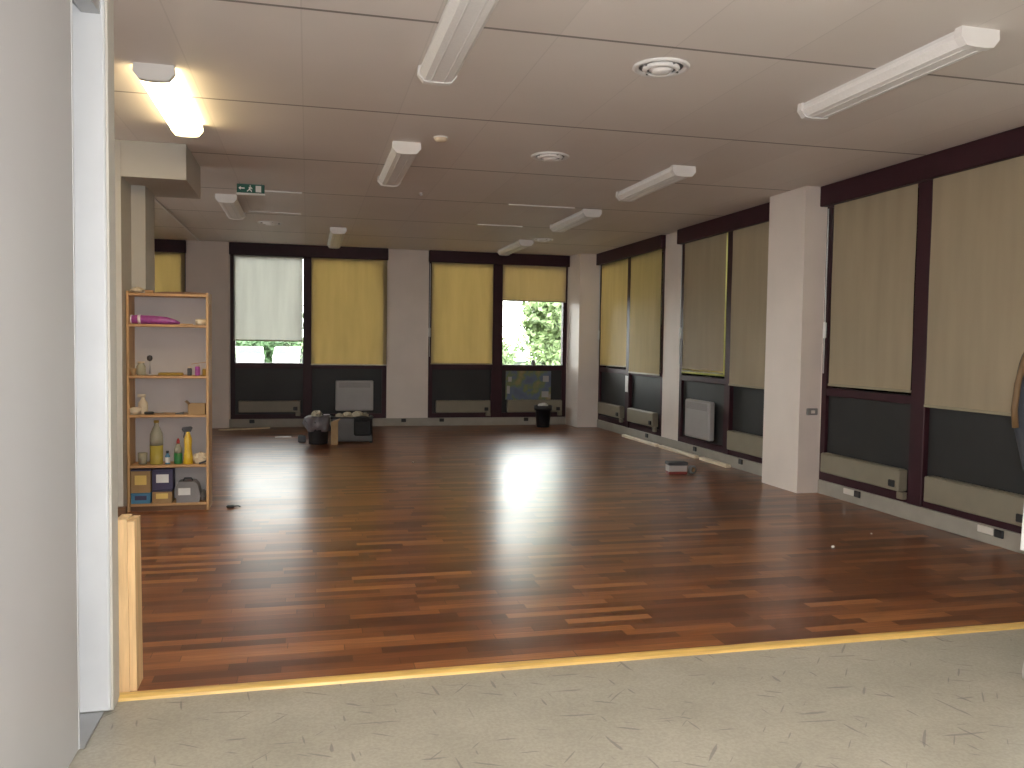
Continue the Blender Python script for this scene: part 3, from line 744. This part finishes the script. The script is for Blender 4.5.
single('black_bag', MB().box(-.115, .115, -.02, .02, 0, .23, b=.02).crumple((0, 0, .22), .12, .045, .04, 6, amp=.2), 'bag2', 'black plastic bag hung over the front of the grey crate', 'bag', (.715, 11.245, .10))
for i, (x, y, r, m, lb) in enumerate(((.42, 11.45, .05, 'paper', 'crumpled pale paper at the left of the grey crate'), (.53, 11.5, .06, 'paper', 'crumpled pale paper in the middle of the grey crate'), (.66, 11.42, .07, 'paper', 'large crumpled paper ball at the right of the grey crate'), (.755, 11.5, .05, 'paper', 'small crumpled paper ball at the crate corner'))):
    single('crumpled_paper', MB().crumple((0, 0, r*.8), r*1.15, r, r*.85, 10+i), m, lb, 'paper', (x, y, .30), 'crumpled papers in the grey crate')
t2 = single('packing_sheet', MB().box(-.235, .235, -.125, .125, 0, .262, b=.01), 'card', 'brown packing material filling the grey crate', 'packing', (.58, 11.45, .036))
# small black bin near the far wall
t = thing('waste_bin', 'small black bin in front of the coloured poster', 'waste bin', (3.74, 13.12, 0))
MB().lathe([(.10, 0), (.105, .006), (.125, .27), (.150, .275), (.152, .345), (.14, .35), (.12, .30), (.10, .02)], (0, 0, 0), 26).build('bin_body', 'black', t)
MB().tube([(.145*math.cos(a), .145*math.sin(a), .345) for a in [i*PI/10 for i in range(21)]], .008, 8).build('rim', 'black', t)
single('crumpled_paper', MB().crumple((0, 0, .03), .085, .08, .04, 21), 'label', 'white crumpled paper in the small black bin by the poster', 'paper', (3.73, 13.10, .325))
# small box near the right windows
t = thing('tool_box', 'small grey and red box with dark lid on the floor near the ochre blind', 'box', (3.80, 8.15, 0), -.12)
MB().box(-.10, .10, -.06, .06, 0, .028, b=.004).build('red_base', 'dred', t)
MB().box(-.10, .10, -.06, .06, .028, .095, b=.004).build('box_body', 'heater', t)
MB().box(-.108, .108, -.068, .068, .095, .128, b=.006).build('lid', 'dgrey', t)
t = thing('tape_roll', 'grey tape roll standing beside the small grey and red box', 'tape roll', (3.965, 8.12, .045), .3)
MB().lathe([(.025, -.02), (.045, -.02), (.045, .02), (.025, .02)], (0, 0, 0), 20, cap=False, axis='y').build('tape', 'greybag', t)
MB().lathe([(.0255, -.021), (.022, -.021), (.022, .021), (.0255, .021)], (0, 0, 0), 20, cap=False, axis='y').build('core', 'card', t)

# laths lying along the right wall and far wall
gl = 'cream skirting laths lying along the walls'
for y0, y1, x, lb in ((10.36, 11.6, 4.55, 'cream lath on the floor by the right wall, farthest of three'), (9.22, 10.28, 4.56, 'cream lath on the floor by the right wall, middle of three'), (8.45, 9.12, 4.57, 'cream lath on the floor by the right wall, nearest of three')):
    tag(MB().box(x-.03, x+.03, y0, y1, 0, .035, b=.004).build('skirting_lath', 'lath'), lb, 'lath', gl)
o = MB().box(-.38, .38, -.03, .03, 0, .02, b=.004).build('skirting_lath', 'lathX'); o.location = (-.92, 13.18, 0); o.rotation_euler = (0, 0, .35)
tag(o, 'pale lath lying on the floor at the left end of the far wall', 'lath', gl)
o = MB().box(-.11, .11, -.05, .05, 0, .004).build('paper_sheet', 'label'); o.location = (-.33, 12.1, 0); o.rotation_euler = (0, 0, .1)
tag(o, 'white paper sheet on the parquet left of the lined bin', 'paper')
single('cable_end', MB().box(-.03, .03, -.02, .02, 0, .02, b=.006).tube([(.03, 0, .01), (.06, .02, .008), (.075, .0, .005)], .005), 'black', 'small black plug lying on the parquet right of the shelf unit', 'plug', (-.60, 7.03, 0))
for x, y, r, lb in ((3.46, 4.93, .012, 'tiny white paper scrap on the parquet near the right wall'), (4.0, 5.25, .006, 'tiniest white scrap on the parquet close to the right wall duct'), (1.15, 9.32, .012, 'tiny pale scrap on the parquet in the middle of the room')):
    single('paper_scrap', MB().crumple((0, 0, r*.7), r, r*.8, r*.7, x, 8, 5), 'label', lb, 'scrap', (x, y, 0), 'paper scraps on the floor')
t = thing('watering_can', 'small grey watering can on the sill of the uncovered window', 'watering can', (3.665, YF+.01, .985))
MB().lathe([(.035, 0), (.037, .01), (.032, .09), (.026, .10)], (0, 0, 0), 18).build('can_body', 'greybag', t)
MB().tube([(.03, 0, .03), (.055, 0, .08), (.065, 0, .12)], [.008, .006, .007], 8).build('spout', 'greybag', t)
MB().tube([(-.03, 0, .03), (-.055, 0, .06), (-.045, 0, .11), (0, 0, .15), (.02, 0, .10)], .004, 8).build('handle', 'dgrey', t)

# ------------------------------------------------------------------ person
def skinned(name, joints, edges, root, m, parent=None, sub=2):
    me = bpy.data.meshes.new(name); me.from_pydata([j[:3] for j in joints], edges, []); me.update()
    ob = bpy.data.objects.new(name, me); COL.objects.link(ob)
    sk = ob.modifiers.new('s', 'SKIN'); sk.use_smooth_shade = True
    ss = ob.modifiers.new('u', 'SUBSURF'); ss.levels = sub; ss.render_levels = sub
    if not me.skin_vertices: 
        bpy.context.view_layer.objects.active = ob
    sv = me.skin_vertices[0].data
    for i, j in enumerate(joints):
        r = j[3]; sv[i].radius = r if isinstance(r, tuple) else (r, r); sv[i].use_root = (i == root)
    bpy.context.view_layer.update()
    dg = bpy.context.evaluated_depsgraph_get()
    nm = bpy.data.meshes.new_from_object(ob.evaluated_get(dg)); nm.name = name
    ob.modifiers.clear(); ob.data = nm
    nm.materials.clear(); nm.materials.append(M[m])
    for p in nm.polygons: p.use_smooth = True; p.material_index = 0
    if parent is not None: ob.parent = parent
    return ob
PX, PY = 2.99, 2.72
per = thing('person', 'person in a dark jacket and pale jeans standing at the right edge of the picture', 'person', (PX, PY, 0), 0)
# local frame: faces -Y; image-left arm is at -x
def hand(cx, cy, cz, s, J, E, wrist):
    # palm hanging down with five fingers; s = +1/-1 side
    p = len(J); J.append((cx, cy, cz, (.022, .034))); E.append((wrist, p))
    k2 = len(J); J.append((cx+s*.004, cy-.005, cz-.055, (.016, .036))); E.append((p, k2))
    for i, (dy, L) in enumerate(((-.030, .072), (-.010, .082), (.010, .076), (.028, .060))):
        a = len(J); J.append((cx+s*.004, cy+dy-.004, cz-.075, .0095)); E.append((k2, a))
        J.append((cx-s*.000, cy+dy-.008, cz-.075-L*.5, .0085)); E.append((a, a+1))
        J.append((cx-s*.014, cy+dy-.012, cz-.075-L*.95, .0075)); E.append((a+1, a+2))
    a = len(J); J.append((cx-s*.006, cy-.042, cz-.025, .011)); E.append((p, a))
    J.append((cx-s*.012, cy-.060, cz-.058, .0095)); E.append((a, a+1))
    J.append((cx-s*.016, cy-.062, cz-.088, .008)); E.append((a+1, a+2))
J = [(0, 0, .93, (.13, .10)), (0, .0, 1.10, (.12, .09)), (0, .01, 1.28, (.15, .10)), (0, .01, 1.39, (.10, .075)), (0, .0, 1.45, .048), (0, -.01, 1.50, .050),
     (0, -.018, 1.555, (.068, .082)), (0, -.012, 1.625, (.072, .088)), (0, -.005, 1.665, (.05, .062))]
E = [(i, i+1) for i in range(8)]
for s in (-1, 1):
    a = len(J)
    J += [(s*.165, .01, 1.365, .048), (s*.205, .01, 1.12, .036), (s*.195, -.03, .90, .026)]
    E += [(3, a), (a, a+1), (a+1, a+2)]
    hand(s*.193, -.04, .845, s, J, E, a+2)
    b = len(J)
    J += [(s*.09, 0, .86, .082), (s*.085, -.01, .50, .054), (s*.075, .01, .12, .036), (s*.075, -.02, .055, .036), (s*.08, -.13, .035, (.036, .026))]
    E += [(0, b), (b, b+1), (b+1, b+2), (b+2, b+3), (b+3, b+4)]
body = skinned('body', J, E, 0, 'skin', per, 1)
# jacket
J = [(0, 0, .84, (.175, .125)), (0, 0, 1.08, (.155, .115)), (0, .01, 1.27, (.175, .125)), (0, .01, 1.38, (.125, .095)), (0, 0, 1.425, .066)]
E = [(0, 1), (1, 2), (2, 3), (3, 4)]
for s in (-1, 1):
    a = len(J); J += [(s*.18, .01, 1.345, .066), (s*.225, .01, 1.11, .056), (s*.212, -.025, .90, .042), (s*.210, -.03, .865, .042)]
    E += [(3, a), (a, a+1), (a+1, a+2), (a+2, a+3)]
jk = skinned('jacket', J, E, 0, 'jacket', per, 2)
MB().tube([(-.238, -.01, 1.375), (-.268, -.01, 1.30), (-.290, -.01, 1.22), (-.301, -.01, 1.12), (-.292, -.01, 1.05)], .012, 8).build('sleeve_trim', 'ochre', per)
J = [(0, 0, .95, (.135, .105)), (0, 0, .86, (.14, .11))]; E = [(0, 1)]
for s in (-1, 1):
    a = len(J); J += [(s*.09, 0, .78, .098), (s*.09, -.01, .48, .074), (s*.082, .01, .14, .058), (s*.082, .01, .09, .058)]
    E += [(1, a), (a, a+1), (a+1, a+2), (a+2, a+3)]
skinned('trousers', J, E, 1, 'jeans', per, 2)
for s in (-1, 1):
    mb = MB()
    prof = [(-.045, 0), (.045, 0), (.050, .03), (.040, .075), (-.040, .075), (-.050, .03)]
    vs = []; ys = ((.075, .8, 1.0), (.05, 1.0, 1.05), (-.05, 1.0, .95), (-.12, 1.05, .7), (-.165, .9, .55), (-.185, .5, .35))
    for y, w, hh in ys:
        for x, z in prof: vs.append((s*.082+x*w, y, z*hh))
    fs = [tuple(range(5, -1, -1)), tuple(range(30, 36))]
    for j in range(5):
        for i in range(6): fs.append((j*6+i, j*6+(i+1) % 6, (j+1)*6+(i+1) % 6, (j+1)*6+i))
    mb.add(vs, fs, True); mb.build('shoe', 'shoe', per)
o = MB().prism([(-.06, .575), (.055, .585), (.05, .80), (-.05, .80)], -.016, .012, 'y').build('paper_folder', 'label'); o.location = (PX-.222, PY-.06, .0)
tag(o, 'white paper folder hanging from the hand of the person at the right edge', 'folder')
# head details
mb = MB()
mb.prism([(-.009, 1.545), (.009, 1.545), (.004, 1.60), (-.004, 1.60)], -.118, -.085, 'y', True); mb.build('nose', 'skin', per)
for s in (-1, 1):
    MB().lathe([(.001, -.010), (.008, -.007), (.011, 0), (.008, .007), (.001, .010)], (s*.030, -.088, 1.598), 12, axis='y').build('eye', 'eye', per)
    MB().lathe([(.001, -.003), (.005, -.001), (.005, .002)], (s*.030, -.098, 1.598), 10, axis='y').build('iris', 'iris', per)
    MB().lathe([(.004, -.02), (.012, -.012), (.014, .005), (.010, .02), (.003, .026)], (s*.076, .0, 1.585), 10).build('ear', 'skin', per)
MB().tube([(-.022, -.092, 1.527), (-.01, -.098, 1.529), (.01, -.098, 1.529), (.022, -.092, 1.527)], [.003, .006, .006, .003], 8).build('mouth', 'lip', per)
mb = MB(); vs = []; fs = []; n = 24; m_ = 12
for j in range(m_+1):
    th = PI*.62*j/m_
    for i in range(n):
        a = 2*PI*i/n; front = max(0, -math.sin(a)); th2 = th*(1-.42*front)
        q = 1+.05*noise.noise(Vector((a*3, th*4, 0)))
        vs.append((.088*q*math.sin(th2)*math.cos(a), .008+.104*q*math.sin(th2)*math.sin(a), 1.605+.105*q*math.cos(th2)))
for j in range(m_):
    for i in range(n): fs.append((j*n+i, (j+1)*n+i, (j+1)*n+(i+1) % n, j*n+(i+1) % n))
mb.add(vs, fs, True); mb.build('hair', 'hair', per)

# ------------------------------------------------------------------ outside
struct('floor', B(-60, 60, YF+.3, 90, -.62, -.55), 'asphalt')
struct('floor', B(XR+.3, 60, -40, YF+.3, -.62, -.55), 'grass')
struct('floor', B(-60, XL-.5, -40, YF+.3, -.62, -.55), 'grass')
def tree(x, y, h, r, label, lm='leaf', n=1600, z0=-.55):
    t = thing('tree', label, 'tree', (x, y, z0), 0, 'trees outside the windows')
    mb = MB(); mb.tube([(0, 0, 0), (.05, 0, h*.25), (-.05, .05, h*.5), (0, 0, h*.8)], [.16, .13, .1, .03], 10)
    for i in range(6):
        a = i*1.1; z = h*(.35+.07*i); mb.tube([(0, 0, z), (math.cos(a)*r*.6, math.sin(a)*r*.6, z+r*.5)], [.06, .02], 6)
    mb.build('trunk', 'bark', t)
    c = MB(); rn = random.Random(int(x*10+y))
    cl = [(rn.gauss(0, r*.45), rn.gauss(0, r*.45), max(h*.14, h*.48+rn.gauss(0, h*.24))) for _ in range(20)]
    for i in range(n):
        q = cl[rn.randrange(len(cl))]; d = Vector((rn.gauss(0, 1), rn.gauss(0, 1), rn.gauss(0, .8)))
        d = d.normalized()*r*.42*(rn.random()**.4)
        p = Vector(q)+d; u = Vector((rn.gauss(0, 1), rn.gauss(0, 1), rn.gauss(0, 1))).normalized()*.16; w = u.orthogonal().normalized()*.10
        c.add([p-u, p-w, p+u, p+w], [(0, 1, 2, 3)])
    c.build('foliage', lm, t)
tree(10.5, 34, 7.5, 2.4, 'bright green tree seen through the uncovered window, right side', n=6000)
tree(9.4, 44, 2.9, 2.2, 'distant low green tree seen through the uncovered window, left side', n=4000)
tree(17.5, 54, 9.0, 3.2, 'taller distant tree behind the bright green one', n=5000)
tree(1.6, 62, 4.6, 2.6, 'green tree seen faintly through the white blind', n=2000)
tree(-8.0, 62, 5.0, 3.0, 'pale green tree far left behind the white blind', n=2000)
def hedge(x0, x1, y0, y1, z1, label, n=9000):
    rn = random.Random(7); c = MB()
    for i in range(n):
        f = rn.random()
        p = Vector((x0+(x1-x0)*rn.random()**1.5, y0+(y1-y0)*rn.random(), -.5+(z1+.5)*rn.random()))
        u = Vector((rn.gauss(0, 1), rn.gauss(0, 1), rn.gauss(0, 1))).normalized()*.30; w = u.orthogonal().normalized()*.2
        c.add([p-u, p-w, p+u, p+w], [(0, 1, 2, 3)])
    return tag(c.build('hedge', 'leaf2'), label, 'hedge')
hedge(8.5, 10.5, -1, 12.5, 4.4, 'unseen tall dark hedge added outside the right wall windows to dim the blinds')  # out of view, added to cut the daylight on the right wall blinds
hedge(-12, 16, 67, 69, 1.3, 'low hedge far beyond the car park', 14000)
def car(x, y, rz, label):
    t = thing('car', label, 'car', (x, y, -.55), rz, 'white cars parked outside')
    pr = [(-2.1, .35), (-2.15, .75), (-1.95, .95), (-1.35, 1.02), (-.75, 1.42), (.65, 1.46), (1.35, 1.05), (2.0, .92), (2.15, .65), (2.12, .35)]
    MB().prism(pr, -.84, .84, 'y').build('car_body', 'car', t)
    MB().prism([(-1.25, 1.03), (-.72, 1.37), (.62, 1.41), (1.2, 1.05)], -.85, .85, 'y').build('side_glass', 'carglass', t)
    MB().prism([(-1.33, 1.045), (-.80, 1.40), (-.82, 1.415), (-1.36, 1.05)], -.72, .72, 'y').build('windscreen', 'carglass', t)
    for sx in (-1.35, 1.35):
        for sy in (-.78, .78): MB().lathe([(.1, -.1), (.32, -.1), (.34, -.06), (.34, .06), (.32, .1), (.1, .1)], (sx, sy, .34), 20, axis='y').build('wheel', 'rubber', t)
car(-3.75, 58.0, PI/2+.1, 'white parked car seen under the white blind, left one')
car(-1.25, 58.4, PI/2-.05, 'white parked car seen under the white blind, right one')

def nest(child, parent):
    for o in list(COL.objects):
        if o.parent is None or o.parent.parent is not None or o.name.split('.')[0] != child: continue
        for q in o.parent.children:
            if q.name.split('.')[0] == parent and q is not o and not o.children: o.parent = q; break
for c_, p_ in (('diffuser_rib', 'diffuser'), ('air_grille', 'casing'), ('top_grille', 'casing'), ('pictogram', 'sign_panel'), ('paper_label', 'box_body'), ('paper_label', 'bottle_body'), ('paper_label', 'case_body'), ('blade', 'handle'),
               ('silver_tape', 'wrap'), ('sleeve_trim', 'jacket'), ('iris', 'eye'), ('rocker', 'cover'), ('flap', 'box_body'), ('trigger', 'bottle_body'), ('pale_patch', 'sheet'), ('rim', 'crate_body'), ('side_glass', 'car_body'), ('grip', 'rod'), ('plug', 'socket_plate')):
    nest(c_, p_)
# ------------------------------------------------------------------ lights and world
w = bpy.data.worlds.new('World'); SC.world = w; w.use_nodes = True
nt = w.node_tree; nt.nodes.clear()
out = nt.nodes.new('ShaderNodeOutputWorld'); bg = nt.nodes.new('ShaderNodeBackground')
tc = nt.nodes.new('ShaderNodeTexCoord'); sp = nt.nodes.new('ShaderNodeSeparateXYZ')
cr = nt.nodes.new('ShaderNodeValToRGB'); nz = nt.nodes.new('ShaderNodeTexNoise'); mx = nt.nodes.new('ShaderNodeMath')
nt.links.new(tc.outputs['Generated'], sp.inputs[0]); nt.links.new(tc.outputs['Generated'], nz.inputs['Vector'])
nz.inputs['Scale'].default_value = 3; nz.inputs['Detail'].default_value = 5
mx.operation = 'MULTIPLY_ADD'; nt.links.new(nz.outputs[0], mx.inputs[0]); mx.inputs[1].default_value = .25
nt.links.new(sp.outputs[2], mx.inputs[2]); nt.links.new(mx.outputs[0], cr.inputs[0])
cr.color_ramp.elements[0].position = 0; cr.color_ramp.elements[0].color = (1, .97, .93, 1)
cr.color_ramp.elements[1].position = 1; cr.color_ramp.elements[1].color = (.86, .88, .92, 1)
nt.links.new(cr.outputs[0], bg.inputs[0]); bg.inputs[1].default_value = 10.0
nt.links.new(bg.outputs[0], out.inputs[0])

fl = bpy.data.lights.new('camera_flash', 'POINT'); fl.energy = 200; fl.shadow_soft_size = .04; fl.color = (.95, .97, 1.0)
fo = bpy.data.objects.new('camera_flash', fl); COL.objects.link(fo); fo.location = (.04, -.02, 1.42)

# ------------------------------------------------------------------ camera
F, YAW, PITCH, ROLL = 837.15, .23992, -.048025, .014333
f = Vector((math.sin(YAW)*math.cos(PITCH), math.cos(YAW)*math.cos(PITCH), math.sin(PITCH)))
r = Vector((math.cos(YAW), -math.sin(YAW), 0)); u = r.cross(f)
r2 = r*math.cos(ROLL)+u*math.sin(ROLL); u2 = -r*math.sin(ROLL)+u*math.cos(ROLL)
cam = bpy.data.cameras.new('camera'); co = bpy.data.objects.new('camera', cam); COL.objects.link(co)
cam.sensor_fit = 'HORIZONTAL'; cam.sensor_width = 36; cam.lens = 36*F/1024; cam.clip_start = .05; cam.clip_end = 300
mw = Matrix(((r2.x, u2.x, -f.x, 0), (r2.y, u2.y, -f.y, 0), (r2.z, u2.z, -f.z, 1.35), (0, 0, 0, 1)))
co.matrix_world = mw
SC.camera = co
SC.view_settings.view_transform = 'Standard'; SC.view_settings.look = 'None'
SC.view_settings.gamma = 1; SC.view_settings.use_curve_mapping = False
SC.view_settings.exposure = 0.66
